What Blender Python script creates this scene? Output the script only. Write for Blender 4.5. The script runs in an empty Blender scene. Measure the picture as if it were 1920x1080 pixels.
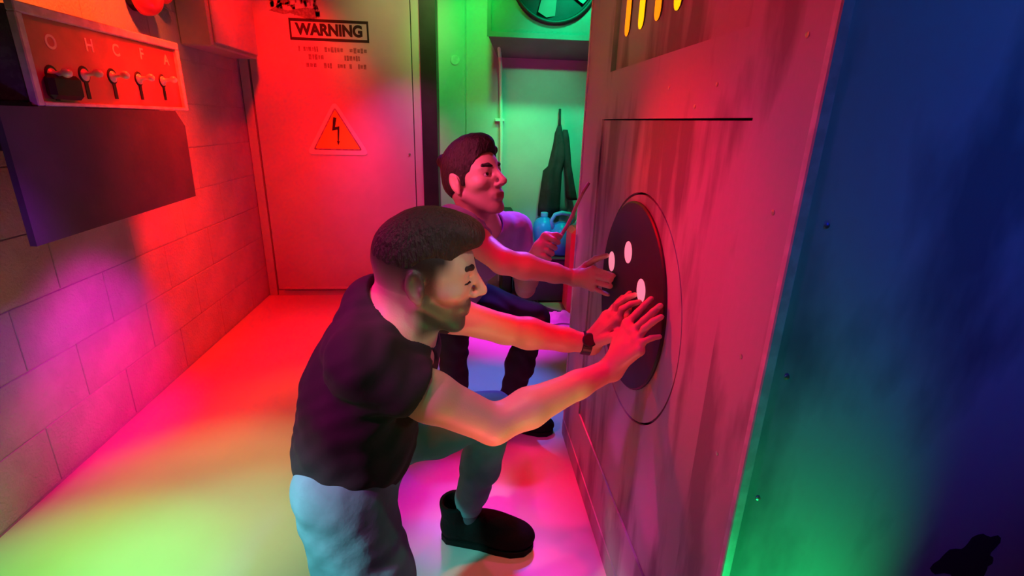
import bpy, bmesh, math, random
import numpy as np
from mathutils import Vector, Matrix, noise

random.seed(4)
S = bpy.context.scene
COL = S.collection
PI = math.pi

# ---------------------------------------------------------------- camera
F = 930.0
CY = np.array((-90, 315, -930.)); CY /= np.linalg.norm(CY)
CU = np.array((80, 2760, 930.)); CU /= np.linalg.norm(CU)
CR = np.cross(CY, CU); CR /= np.linalg.norm(CR); CU = np.cross(CR, CY)
CM = np.stack([CR, CY, CU], 1)          # world -> camera axes
EYE = np.array((0, 0, 1.3))
cam_d = bpy.data.cameras.new('camera'); cam = bpy.data.objects.new('camera', cam_d); COL.objects.link(cam)
cam_d.sensor_width = 36; cam_d.lens = F / 1920 * 36; cam_d.clip_start = .02
m4 = Matrix(CM.T.tolist()).to_4x4(); m4.translation = Vector(EYE); cam.matrix_world = m4
S.camera = cam
S.view_settings.view_transform = 'Standard'; S.view_settings.look = 'None'
S.view_settings.gamma = 1; S.view_settings.use_curve_mapping = False
S.view_settings.exposure = 0.0

def _ray(px, py): return CM.T @ np.array((px - 960, 540 - py, -F))
def atX(px, py, x): r = _ray(px, py); return EYE + r * x / r[0]
def atY(px, py, y): r = _ray(px, py); return EYE + r * y / r[1]
def atZ(px, py, z): r = _ray(px, py); return EYE + r * (z - EYE[2]) / r[2]

# ---------------------------------------------------------------- light
w = bpy.data.worlds.new('world'); S.world = w; w.use_nodes = True
w.node_tree.nodes['Background'].inputs[0].default_value = (.02, .02, .03, 1)
w.node_tree.nodes['Background'].inputs[1].default_value = .3

def spot(loc, to, col, watt, ang, blend=.6, r=.05):
    l = bpy.data.lights.new('unseen_spot', 'SPOT'); o = bpy.data.objects.new('unseen_spot', l); COL.objects.link(o)
    l.color = col; l.energy = watt; l.spot_size = math.radians(ang); l.spot_blend = blend; l.shadow_soft_size = r
    o.location = loc; o.rotation_euler = (Vector(to) - Vector(loc)).to_track_quat('-Z', 'Y').to_euler(); return o
def area(loc, to, col, watt, sx, sy):
    l = bpy.data.lights.new('soft_lamp', 'AREA'); o = bpy.data.objects.new('soft_lamp', l); COL.objects.link(o)
    l.shape = 'RECTANGLE'; l.size = sx; l.size_y = sy; l.color = col; l.energy = watt
    o.location = loc; o.rotation_euler = (Vector(to) - Vector(loc)).to_track_quat('-Z', 'Y').to_euler(); return o

LIGHTS = [
    ((-0.6, 2.4, 2.2), (-1.47, 2.5, 0.6), (1.0, 0.0, 0.0), 520, 60, 1, 0.18),  # wallfar_lo
    ((-0.5, 1.9, 2.3), (-1.47, 1.95, 0.55), (1.0, 0.0, 0.0), 37.4, 48, 1, 0.05),  # wallmid
    ((-0.75, 1.3, 1.35), (-1.47, 1.35, 0.62), (0.55, 0.0, 0.8), 24, 55, 1, 0.05),  # wn1
    ((-0.75, 1.9, 0.85), (-1.47, 1.98, 0.36), (1.0, 0.0, 0.55), 40, 62, 1, 0.05),  # wn2
    ((-0.9, 2.2, 2.35), (-1.47, 2.35, 1.8), (1.0, 0.078, 0.012), 143, 75, 1, 0.04),  # walltop
    ((-0.5, 2.3, 1.8), (-1.2, 2.05, 1.42), (1.0, 0.0, 0.0), 22, 42, 1, 0.04),  # console
    ((-0.95, 2.25, 2.15), (-1.15, 2.08, 1.42), (1.0, 0.6, 0.15), 3.5, 26, 1, 0.01),  # levers
    ((-0.6, 1.0, 0.9), (-1.2, 1.5, 1.15), (0.25, 0.0, 1.0), 5, 36, 1, 0.05),  # apron
    ((-1.0, 2.9, 2.4), (-1.25, 3.73, 1.2), (1.0, 0.0, 0.0), 177, 70, 1, 0.05),  # doorL
    ((-0.8, 2.8, 1.9), (-0.9, 3.73, 0.6), (1.0, 0.0, 0.0), 71.4, 60, 1, 0.05),  # doorlow
    ((-0.1, 2.9, 2.45), (-0.42, 3.73, 2.0), (0.7, 0.85, 0.25), 28, 50, 1, 0.05),  # doorR
    ((-0.1, 2.8, 2.0), (-0.45, 3.73, 1.0), (1.0, 0.068, 0.437), 53.8, 45, 1, 0.05),  # doorRlow
    ((0.1, 3.1, 2.45), (0.05, 3.93, 1.7), (0.0, 1.0, 0.087), 62.7, 65, 1, 0.05),  # farL
    ((0.75, 3.1, 2.45), (0.8, 3.93, 1.3), (0.0, 1.0, 0.35), 100, 80, 1, 0.05),  # farR
    ((0.55, 2.6, 2.3), (0.6, 3.93, 1.35), (0.0, 1.0, 0.36), 60, 38, 1, 0.03),  # farmid
    ((0.35, 2.75, 1.3), (0.55, 3.7, 0.5), (0.15, 0.5, 1.0), 30, 26, 1, 0.03),  # jugs
    ((0.5, 2.5, 1.3), (0.74, 3.25, 0.5), (1.0, 0.0, 0.1), 20, 24, 1, 0.03),  # redjug
    ((-1.22, 1.70, 2.05), (-1.46, 1.86, 1.62), (1.0, 0.42, 0.05), 9, 60, 1, 0.02),  # amber
    ((0.5, 2.9, 1.8), (0.45, 3.93, 0.95), (0.5, 0.9, 0.5), 16, 45, 1, 0.05),  # farlow
    ((0.58, 3.0, 0.95), (0.58, 3.72, 1.80), (0.55, 0.0, 0.5), 6, 40, 1, 0.02),  # fanbelow
    ((-1.035, 1.05, 2.42), (-1.15, 1.05, 0), (0.0, 1.0, 0.083), 311, 28, 1, 0.04),  # f1
    ((-0.675, 1.2, 2.42), (-0.75, 1.2, 0), (0.002, 1.0, 0.406), 155, 26, 1, 0.04),  # f2
    ((-0.78, 1.6, 2.42), (-0.9, 1.5, 0), (1.0, 0.78, 0.22), 150, 30, 1, 0.04),  # f4
    ((-0.63, 2.9, 2.42), (-0.7, 2.9, 0), (1.0, 0.0, 0.02), 333, 36, 1, 0.04),  # f6
    ((-0.675, 2.1, 2.42), (-0.75, 2.1, 0), (1.0, 0.134, 0.027), 100, 26, 1, 0.04),  # f7
    ((-0.05, 2.1, 2.42), (-0.06, 1.56, 0), (0.0, 0.0, 1.0), 62.8, 20, 0.7, 0.02),  # g1
    ((0.28, 2.1, 2.42), (0.2, 1.5, 0), (1.0, 0.0, 0.22), 80, 20, 0.7, 0.02),  # g2
    ((0.3, 0.9, 2.42), (0.12, 1.25, 0), (1.0, 0.0, 0.0), 119, 24, 0.8, 0.03),  # g3
    ((0.2, 2.9, 2.42), (0.1, 2.15, 0), (0.074, 0.169, 1.0), 306, 24, 0.8, 0.03),  # g4
    ((0.3, 3.1, 2.42), (0.3, 3.0, 0), (1.0, 0.006, 0.94), 487, 26, 0.9, 0.03),  # g5
    ((0.0, 0.5, 2.42), (-0.02, 1.12, 0), (0.1, 1.0, 0.5), 22, 20, 0.8, 0.03),  # g6
    ((0.36, 1.85, 0.70), (0.17, 1.42, 0), (1.0, 0.0, 0.03), 18, 55, 0.4, 0.01),  # patchR
    ((-0.1, 1.75, 0.55), (-0.06, 1.5, 0), (0.937, 0.0, 1.0), 12.5, 50, 0.7, 0.02),  # patchL
    ((-0.9, 1.9, 2.0), (0.43, 0.95, 1.05), (1.0, 0.0, 0.0), 143, 24, 1, 0.03),  # mpool
    ((-1.1, 1.2, 2.3), (0.43, 0.85, 1.4), (1.0, 0.0, 0.05), 62, 34, 1, 0.05),  # mwide
    ((-0.8, 0.3, 2.2), (0.43, 0.75, 0.8), (0.25, 0.1, 1.0), 18, 38, 1, 0.05),  # mnear
    ((-0.5, 1.0, 2.4), (0.43, 1.5, 1.65), (0.45, 0.6, 0.15), 9, 30, 1, 0.05),  # mtopfar
    ((-0.6, 2.1, 1.2), (0.43, 1.5, 0.25), (0.8, 0.0, 0.1), 24, 34, 1, 0.05),  # mbase
    ((1.5, -0.5, 2.2), (1.0, 0.6, 1.6), (0.02, 0.16, 1.0), 34, 55, 1, 0.1),  # endtop
    ((1.2, -0.6, 1.6), (0.8, 0.6, 1.0), (0.0, 0.0, 1.0), 7.06, 45, 1, 0.08),  # endmid
    ((0.6, 0.25, 0.2), (0.47, 0.6, 0.5), (0.0, 1.0, 0.2), 11, 75, 1, 0.03),  # endcorner
    ((-1.2, 0.3, 1.3), (-0.30, 0.88, 0.38), (0.15, 1.0, 0.85), 125, 24, 1, 0.05),  # leg
    ((-1.2, 0.2, 1.9), (-0.25, 0.92, 0.75), (1.0, 0.05, 0.518), 146, 26, 1, 0.08),  # tee
    ((-1.3, 1.5, 2.2), (-0.16, 1.0, 0.96), (1.0, 0.0, 0.3), 120, 14, 1, 0.04),  # neck
    ((0.3, 0.35, 1.6), (-0.03, 0.95, 1.0), (0.95, 0.9, 0.75), 8, 24, 1, 0.05),  # face
    ((0.15, 0.5, 0.2), (0.15, 0.95, 0.8), (1.0, 0.113, 0.106), 24.8, 50, 1, 0.04),  # armlow
    ((.0, 1.15, 2.35), (.22, 1.45, .87), (1.0, 0.0, 0.04), 60, 15, 1, 0.02),  # armback
    ((-0.6, 1.1, 1.7), (0.04, 1.66, 1.12), (1.0, 0.1, 0.32), 75, 18, 1, 0.03),  # man2key
    ((0.42, 2.5, 1.7), (0.17, 1.8, 0.95), (0.2, 0.1, 1.0), 110, 40, 1, 0.03),  # man2blue
    ((-0.45, 0.8, 2.42), (-0.3, 1.1, 0), (1.0, 0.0, 0.16), 44, 105, 1, 0.3),  # soft
]
for a in LIGHTS: spot(*a)

# ---------------------------------------------------------------- helpers
def tag(o, label=None, cat=None, group=None, kind=None):
    if label: o['label'] = label
    if cat: o['category'] = cat
    if group: o['group'] = group
    if kind: o['kind'] = kind
    return o
def empty(name, loc, label, cat, group=None):
    o = bpy.data.objects.new(name, None); COL.objects.link(o); o.location = loc; o.empty_display_size = .1
    return tag(o, label, cat, group)
def link(name, me, mat, parent=None, smooth=False):
    me.materials.clear() if False else None
    if mat and not me.materials: me.materials.append(mat)
    o = bpy.data.objects.new(name, me); COL.objects.link(o)
    if parent:
        o.parent = parent
        pm = Matrix.Translation(-world_loc(parent)); o.matrix_basis = pm
    if smooth:
        me.polygons.foreach_set('use_smooth', [True] * len(me.polygons))
    return o
def world_loc(o):
    v = Vector((0, 0, 0))
    while o: v += o.location; o = o.parent
    return v
class B:
    """collects shapes in world coordinates, linked as one object"""
    def __init__(s): s.bm = bmesh.new()
    def box(s, lo, hi, bev=0, rot=None, at=None):
        lo = Vector(lo); hi = Vector(hi)
        r = bmesh.ops.create_cube(s.bm, size=1)
        vs = r['verts']
        for v in vs: v.co = Vector((lo.x + (v.co.x + .5) * (hi.x - lo.x), lo.y + (v.co.y + .5) * (hi.y - lo.y), lo.z + (v.co.z + .5) * (hi.z - lo.z)))
        if bev > 0:
            es = list({e for v in vs for e in v.link_edges})
            r = bmesh.ops.bevel(s.bm, geom=es, offset=bev, segments=1, affect='EDGES', profile=.5)
            vs = list({v for f in r['faces'] for v in f.verts} | {v for v in vs if v.is_valid})
        if rot is not None:
            bmesh.ops.rotate(s.bm, verts=vs, cent=at or (lo + hi) / 2, matrix=rot)
        return s
    def tube(s, pts, r, n=10, caps=True):
        pts = [Vector(p) for p in pts]; rs = r if isinstance(r, (list, tuple)) else [r] * len(pts)
        rings = []; up = None
        for i, p in enumerate(pts):
            t = (pts[min(i + 1, len(pts) - 1)] - pts[max(i - 1, 0)]).normalized()
            if up is None: up = t.orthogonal().normalized()
            a = (up - t * up.dot(t)).normalized(); up = a; b = t.cross(a)
            rings.append([s.bm.verts.new(p + (a * math.cos(2 * PI * k / n) + b * math.sin(2 * PI * k / n)) * rs[i]) for k in range(n)])
        for i in range(len(rings) - 1):
            for k in range(n): s.bm.faces.new((rings[i][k], rings[i][(k + 1) % n], rings[i + 1][(k + 1) % n], rings[i + 1][k]))
        if caps: s.bm.faces.new(rings[0][::-1]); s.bm.faces.new(rings[-1])
        return s
    def lathe(s, c, axis, prof, n=20):
        """prof: list of (radius, height along axis)"""
        c = Vector(c); t = Vector(axis).normalized(); a = t.orthogonal().normalized(); b = t.cross(a); rings = []
        for r, h in prof:
            rings.append([s.bm.verts.new(c + t * h + (a * math.cos(2 * PI * k / n) + b * math.sin(2 * PI * k / n)) * max(r, 1e-4)) for k in range(n)])
        for i in range(len(rings) - 1):
            for k in range(n): s.bm.faces.new((rings[i][k], rings[i][(k + 1) % n], rings[i + 1][(k + 1) % n], rings[i + 1][k]))
        s.bm.faces.new(rings[0][::-1]); s.bm.faces.new(rings[-1]); return s
    def torus(s, c, axis, R, r, n=32, m=8, a0=0, a1=2 * PI):
        c = Vector(c); t = Vector(axis).normalized(); a = t.orthogonal().normalized(); b = t.cross(a)
        rings = []
        for i in range(n):
            th = 2 * PI * i / n; d = a * math.cos(th) + b * math.sin(th)
            rings.append([s.bm.verts.new(c + d * (R + r * math.cos(2 * PI * k / m)) + t * r * math.sin(2 * PI * k / m)) for k in range(m)])
        for i in range(n):
            for k in range(m): s.bm.faces.new((rings[i][k], rings[i][(k + 1) % m], rings[(i + 1) % n][(k + 1) % m], rings[(i + 1) % n][k]))
        return s
    def prism(s, pts, off):
        off = Vector(off); A = [s.bm.verts.new(Vector(p)) for p in pts]; Bv = [s.bm.verts.new(Vector(p) + off) for p in pts]
        n = len(pts); s.bm.faces.new(A[::-1]); s.bm.faces.new(Bv)
        for i in range(n): s.bm.faces.new((A[i], A[(i + 1) % n], Bv[(i + 1) % n], Bv[i]))
        return s
    def obj(s, name, mat, parent=None, smooth=False):
        bmesh.ops.recalc_face_normals(s.bm, faces=s.bm.faces)
        me = bpy.data.meshes.new(name); s.bm.to_mesh(me); s.bm.free()
        return link(name, me, mat, parent, smooth)

# ---------------------------------------------------------------- materials
def mat(name, col, rough=.6, metal=0, emit=None, es=0, noise_amt=.0, noise_scale=8, bump=0, bump_scale=60, spec=.5, stretch=None, dark=None, ramp=(.45, .6)):
    m = bpy.data.materials.new(name); m.use_nodes = True; nt = m.node_tree; N = nt.nodes; L = nt.links; p = N['Principled BSDF']
    p.inputs['Base Color'].default_value = (*col, 1); p.inputs['Roughness'].default_value = rough; p.inputs['Metallic'].default_value = metal
    p.inputs['Specular IOR Level'].default_value = spec
    if emit: p.inputs['Emission Color'].default_value = (*emit, 1); p.inputs['Emission Strength'].default_value = es
    if noise_amt or bump or dark:
        tc = N.new('ShaderNodeTexCoord'); mp = N.new('ShaderNodeMapping'); L.new(tc.outputs['Object'], mp.inputs[0])
        if stretch: mp.inputs['Scale'].default_value = stretch
    if noise_amt or dark:
        n = N.new('ShaderNodeTexNoise'); n.inputs['Scale'].default_value = noise_scale; n.inputs['Detail'].default_value = 5; L.new(mp.outputs[0], n.inputs[0])
        r = N.new('ShaderNodeValToRGB'); L.new(n.outputs[0], r.inputs[0])
        r.color_ramp.elements[0].position = ramp[0]; r.color_ramp.elements[1].position = ramp[1]
        d = dark or tuple(c * (1 - noise_amt) for c in col)
        r.color_ramp.elements[0].color = (*d, 1); r.color_ramp.elements[1].color = (*col, 1)
        L.new(r.outputs[0], p.inputs['Base Color'])
    if bump:
        n2 = N.new('ShaderNodeTexNoise'); n2.inputs['Scale'].default_value = bump_scale; n2.inputs['Detail'].default_value = 6; L.new(mp.outputs[0], n2.inputs[0])
        b = N.new('ShaderNodeBump'); b.inputs['Strength'].default_value = bump; b.inputs['Distance'].default_value = .01
        L.new(n2.outputs[0], b.inputs['Height']); L.new(b.outputs[0], p.inputs['Normal'])
    return m
M = dict(
    floor=mat('floor_paint', (.52, .51, .50), .38, noise_amt=.14, noise_scale=2.2, bump=.04, bump_scale=14, ramp=(.3, .7)),
    block=mat('block_paint', (.45, .43, .44), .75, noise_amt=.12, noise_scale=6, bump=.6, bump_scale=90),
    wall=mat('white_wall', (.52, .52, .52), .55, noise_amt=.06, noise_scale=3, bump=.05, bump_scale=20),
    door=mat('door_paint', (.52, .51, .50), .45, noise_amt=.08, noise_scale=2.5, bump=.04, bump_scale=12),
    ceil=mat('ceiling_paint', (.045, .045, .05), .8, noise_amt=.1),
    dark=mat('dark_metal', (.018, .015, .022), .5, noise_amt=.3, noise_scale=12),
    purple=mat('dark_plate', (.06, .045, .085), .65, noise_amt=.2, noise_scale=6, bump=.1),
    boxside=mat('box_side', (.16, .15, .14), .8, noise_amt=.3, noise_scale=60, bump=.3, bump_scale=120),
    boxface=mat('box_face', (.62, .10, .09), .4, noise_amt=.35, noise_scale=5),
    chrome=mat('chrome', (.95, .85, .6), .32, metal=.3),
    letter=mat('pale_letter', (.95, .85, .6), .5),
    ink=mat('black_ink', (.012, .008, .008), .6, noise_amt=.4, noise_scale=30),
    worn=mat('worn_ink', (.27, .22, .22), .7, noise_amt=.35, noise_scale=60),
    yellow=mat('sign_yellow', (.95, .55, .03), .5),
    border=mat('sign_border', (.9, .8, .7), .5),
    fanbox=mat('fan_case', (.15, .18, .16), .5, noise_amt=.15, noise_scale=4),
    pipe=mat('white_pipe', (.8, .8, .8), .35),
    machine=mat('machine_board', (.52, .49, .49), .55, dark=(.28, .25, .26), noise_scale=3.2, stretch=(1, 2.2, .6), ramp=(.40, .50), bump=.08, bump_scale=18),
    endboard=mat('machine_end', (.55, .56, .57), .6, dark=(.24, .24, .27), noise_scale=1.8, stretch=(1.8, 1, .8), ramp=(.36, .46), bump=.08, bump_scale=18),
    trim=mat('edge_trim', (.75, .68, .68), .4, noise_amt=.2, noise_scale=30),
    hatch=mat('hatch_board', (.50, .47, .47), .5, dark=(.22, .19, .2), noise_scale=3.0, stretch=(1, 3.0, .55), ramp=(.42, .54), bump=.06, bump_scale=18),
    disc=mat('black_disc', (.035, .018, .028), .45, noise_amt=.3, noise_scale=8),
    hole=mat('hole_glow', (.8, .5, .55), .4, emit=(1, .28, .42), es=.75),  # glow stands in for the pink light inside the holes
    groove=mat('groove', (.05, .03, .035), .8),
    slot=mat('amber_glow', (.9, .4, .02), .4, emit=(1, .23, .0), es=1.3),  # slot glow colours stand in for lamp light behind the openings
    slot2=mat('yellow_glow', (.9, .5, .02), .4, emit=(1, .42, .0), es=1.6),
    rivet=mat('rivet_metal', (.75, .72, .7), .3, metal=.9),
    blue=mat('blue_plastic', (.03, .33, .75), .32),
    paleblue=mat('pale_blue_plastic', (.15, .5, .8), .35),
    redbox=mat('red_plastic', (.75, .05, .08), .4),
    crate=mat('dark_crate', (.05, .03, .09), .6),
    cloth=mat('black_cloth', (.03, .025, .035), .85, noise_amt=.4, noise_scale=14, bump=.4, bump_scale=25),
    lining=mat('grey_lining', (.2, .22, .26), .8),
    cable=mat('black_rubber', (.02, .015, .02), .5),
    whitecloth=mat('white_cloth', (.75, .72, .72), .8, bump=.3, bump_scale=20),
    wood=mat('stick_wood', (.6, .42, .38), .6, noise_amt=.2, noise_scale=30),
    tee_black=mat('black_tee', (.014, .012, .016), .85, noise_amt=.25, noise_scale=14, bump=.35, bump_scale=14),
    tee_lav=mat('lavender_tee', (.42, .36, .6), .8, noise_amt=.15, noise_scale=14, bump=.35, bump_scale=16),
    jeans=mat('blue_jeans', (.15, .31, .38), .85, noise_amt=.25, noise_scale=7, bump=.25, bump_scale=30, spec=.2),
    trousers=mat('dark_trousers', (.022, .018, .04), .85, noise_amt=.25, noise_scale=12, bump=.3, bump_scale=18),
    shoe=mat('black_shoe', (.006, .006, .006), .8, spec=.1, bump=.3, bump_scale=80),
    sole=mat('black_sole', (.008, .008, .008), .8, spec=.1),
    sock=mat('grey_sock', (.06, .07, .1), .9, bump=.3, bump_scale=120),
    hair=mat('dark_hair', (.028, .010, .008), .6, noise_amt=.4, noise_scale=120, bump=.8, bump_scale=160, stretch=(1, 1, .4)),
    eye=mat('eye_white', (.55, .5, .48), .3),
    iris=mat('iris', (.02, .01, .008), .15),
    watch=mat('watch_strap', (.012, .01, .012), .4),
    beacon=mat('red_dome', (.8, .03, .03), .2, emit=(1, .01, .01), es=.25),
    cabinet=mat('steel_cabinet', (.42, .38, .42), .5, noise_amt=.15, noise_scale=4),
)
def skin_mat():
    m = mat('skin', (.6, .36, .26), .48, bump=.08, bump_scale=220); nt = m.node_tree
    a = nt.nodes.new('ShaderNodeAttribute'); a.attribute_name = 'tone'; nt.links.new(a.outputs['Color'], nt.nodes['Principled BSDF'].inputs['Base Color'])
    nt.nodes['Principled BSDF'].inputs['Subsurface Weight'].default_value = .06
    nt.nodes['Principled BSDF'].inputs['Subsurface Radius'].default_value = (.01, .004, .002)
    return m
M['skin'] = skin_mat()

# ================================================================= SETTING
XL, XR, YB, YG, HC = -1.47, 1.7, 3.73, 3.93, 2.5
XM = .43           # face of the machine
b = B(); b.box((XL - .2, -1.4, -.1), (XR + .1, YG + .2, 0)); tag(b.obj('floor', M['floor']), kind='structure')
b = B(); b.box((XL - .2, -1.4, HC), (XR + .1, YG + .2, HC + .1)); tag(b.obj('ceiling', M['ceil']), kind='structure')
b = B(); b.box((XR, -1.4, 0), (XR + .1, YG + .2, HC)); tag(b.obj('wall_right', M['ceil']), kind='structure')
b = B(); b.box((XL, -1.4, 0), (XR, -1.3, HC)); tag(b.obj('wall_front', M['ceil']), kind='structure')
# left wall: mortar core with real blocks
b = B(); b.box((XL - .2, -1.3, 0), (XL - .0035, YB, HC)); wl = tag(b.obj('wall_left', M['block']), kind='structure')
blk = {}
course = .2215; z0 = .012
for r in range(12):
    zz = z0 + r * course
    if zz + .05 > HC: break
    h = min(course - .004, HC - zz)
    y = -.12 - (.22 if r % 2 else 0)
    while y < YB - .02:
        ya = max(y, -.15); yb = min(y + .44, YB)
        if yb - ya > .03:
            key = (round(yb - ya, 3), round(h, 3))
            if key not in blk:
                bb = B(); bb.box((-.02, .0015, .0), (0, yb - ya - .0015, h), bev=.0018)
                bmesh.ops.recalc_face_normals(bb.bm, faces=bb.bm.faces)
                me = bpy.data.meshes.new('wall_block'); bb.bm.to_mesh(me); bb.bm.free(); me.materials.append(M['block']); blk[key] = me
            o = bpy.data.objects.new('wall_block', blk[key]); COL.objects.link(o); o.parent = wl
            o.location = (XL + random.uniform(-.0008, .0008), ya, zz)
        y += .44
# back wall with the steel door
b = B(); b.box((XL - .2, YB, 0), (-.30, YB + .1, HC)); tag(b.obj('wall_back', M['wall']), kind='structure')
wd = B(); wd.box((-1.40, YB - .03, .045), (-.352, YB, 2.38), bev=.003)
door = tag(wd.obj('door_1', M['door']), kind='structure')
b = B(); b.box((-1.40, YB - .036, .0), (-.352, YB, .04)); b.obj('door_sill', M['door'], door)
b = B(); b.box((-.345, YB - .035, 0), (-.292, YB, HC)); b.box((-1.465, YB - .035, 0), (-1.41, YB, HC)); b.box((-1.41, YB - .035, 2.39), (-.345, YB, HC)); b.obj('door_frame', M['door'], door)
b = B(); b.lathe((-.385, YB - .036, 1.06), (0, -1, 0), [(.008, 0), (.008, .006), (.004, .01)], 10); b.obj('door_bolt', M['rivet'], door)
b = B(); b.box((-1.35, YB - .05, .052), (-.40, YB - .03, .066)); b.obj('door_sweep', M['door'], door)
# dark steel channel at the corner
b = B(); b.box((-.29, YB - .05, 0), (-.185, YB + .0, HC)); b.box((-.20, YB, 0), (-.185, YG, HC))
tag(b.obj('trim_1', M['dark']), kind='structure')
# far green wall made of panels
b = B(); b.box((-.30, YG, 0), (XR, YG + .1, HC)); gw = tag(b.obj('wall_far', M['wall']), kind='structure')
for (xa, xb) in ((-.182, .009), (.015, 1.2), (1.206, XR - .01)):
    b = B(); b.box((xa, YG - .012, 0), (xb, YG + .001, HC), bev=.003); b.obj('wall_panel', M['wall'], gw)
p = atY(853, 113, YG); b = B(); b.lathe((p[0], YG - .011, p[2]), (0, -1, 0), [(.034, 0), (.034, .004), (.03, .006)], 20); b.obj('blanking_disc', M['trim'], gw)

# ================================================================= WRITING
def text(s, size, loc, rot, m, name, parent, ext=.0008, font=None, sx=1, bold=0):
    c = bpy.data.curves.new('t', 'FONT'); c.body = s; c.size = size; c.extrude = ext; c.align_x = 'CENTER'; c.align_y = 'CENTER'; c.offset = bold
    o = bpy.data.objects.new('t', c); COL.objects.link(o)
    dg = bpy.context.evaluated_depsgraph_get(); me = bpy.data.meshes.new_from_object(o.evaluated_get(dg))
    bpy.data.objects.remove(o)
    me.transform(Matrix.Translation(Vector(loc)) @ rot @ Matrix.Diagonal((sx, 1, 1, 1)))
    me.materials.clear(); me.materials.append(m)
    return link(name, me, m, parent)
FRONT = Matrix.Rotation(PI / 2, 4, 'X')                     # reads from -Y
LEFTW = Matrix.Rotation(PI / 2, 4, 'Z') @ Matrix.Rotation(PI / 2, 4, 'X')   # on the left wall, read from +X
yd = YB - .0305
sg = empty('warning_sign', (-.87, yd, 1.83), 'worn black stencilled WARNING sign high on the door', 'sign')
def frame_rect(x0, x1, z0, z1, t, m, parent, name='sign_frame'):
    b = B()
    b.box((x0, yd - .001, z1 - t), (x1, yd, z1)); b.box((x0, yd - .001, z0), (x1, yd, z0 + t))
    b.box((x0, yd - .001, z0 + t), (x0 + t * .7, yd, z1 - t)); b.box((x1 - t * .7, yd - .001, z0 + t), (x1, yd, z1 - t)); return b.obj(name, m, parent)
frame_rect(-1.125, -.622, 1.765, 1.893, .017, M['ink'], sg)
text('WARNING', .092, (-.872, yd, 1.828), FRONT, M['ink'], 'lettering', sg, sx=.94, bold=.0045)
# three rows of worn, unreadable small print
b = B()
for (z, x0, x1, gaps) in ((1.715, -1.08, -.655, ()), (1.668, -1.02, -.70, ((-.93, -.80),)), (1.618, -1.04, -.66, ((-.98, -.93), (-.88, -.84)))):
    x = x0
    while x < x1:
        wdt = random.uniform(.012, .026)
        if not any(g[0] < x < g[1] for g in gaps) and random.random() < .9:
            hh = random.uniform(.010, .017); b.box((x, yd - .0006, z - hh), (x + wdt * .75, yd + .0004, z + hh))
        x += wdt
tag(b.obj('small_print', M['worn'], sg), kind='stuff')
# worn dark picture above the sign: ragged blots
em = empty('worn_emblem', (-1.0, yd, 1.95), 'ragged dark worn marking above the framed word on the door', 'marking')
b = B()
for i in range(120):
    x = random.uniform(-1.23, -.93); z = 1.905 + random.random() ** 1.7 * .22
    if x > -.99: z -= .01
    a = random.uniform(.006, .022); hgt = random.uniform(.01, .05)
    if x < -1.12: z += .03
    q = [(x, yd - .0007, z), (x + a, yd - .0007, z + random.uniform(0, .01)), (x + a * random.uniform(.4, 1.2), yd - .0007, z + hgt), (x - a * .3, yd - .0007, z + hgt * .7)]
    b.prism(q, (0, .0006 + i * 1e-6, 0))
tag(b.obj('blot', M['worn'], em), kind='stuff')
b = B(); b.prism([(-1.24, yd - .001, 1.93), (-1.15, yd - .001, 1.912), (-1.11, yd - .001, 1.92), (-.98, yd - .001, 1.885), (-.95, yd - .001, 1.90), (-.955, yd - .001, 1.95), (-1.02, yd - .001, 1.955), (-1.12, yd - .001, 1.935), (-1.2, yd - .001, 1.95)], (0, .001, 0))
b.obj('base_stroke', M['worn'], em)
# lightning triangle
tr = empty('voltage_sign', (-.88, yd, 1.05), 'triangular electric hazard sign with a lightning bolt on the door', 'sign')
def tri(cx, z0, wd_, h, r, n=5):
    P = [Vector((cx - wd_ / 2, z0)), Vector((cx + wd_ / 2, z0)), Vector((cx, z0 + h))]; out = []
    for i in range(3):
        p, a, c = P[i], (P[i - 1] - P[i]).normalized(), (P[(i + 1) % 3] - P[i]).normalized()
        for k in range(n + 1):
            t = k / n; out.append((p + a * r * (1 - t) ** 2 + c * r * t ** 2) if r else p)
    return out
b = B(); b.prism([(q.x, yd - .001, q.y) for q in tri(-.878, 1.045, .43, .36, .05)], (0, -.004, 0)); b.obj('sign_plate', M['border'], tr)
b = B(); b.prism([(q.x, yd - .005, q.y) for q in tri(-.878, 1.075, .335, .285, .02)], (0, -.001, 0)); b.obj('black_triangle', M['worn'], tr)
b = B(); b.prism([(q.x, yd - .006, q.y) for q in tri(-.878, 1.085, .305, .258, .012)], (0, -.001, 0)); b.obj('yellow_field', M['yellow'], tr)
bolt = [(-.008, .125), (.014, .12), (.0, .06), (.030, .066), (.018, -.035), (.026, -.03), (.012, -.062), (.003, -.03), (.010, -.033), (.014, .043), (-.022, .035)]
b = B(); b.prism([(-.885 + x, yd - .007, 1.17 + z) for x, z in bolt], (0, -.0015, 0)); b.obj('lightning_bolt', M['ink'], tr)

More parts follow.
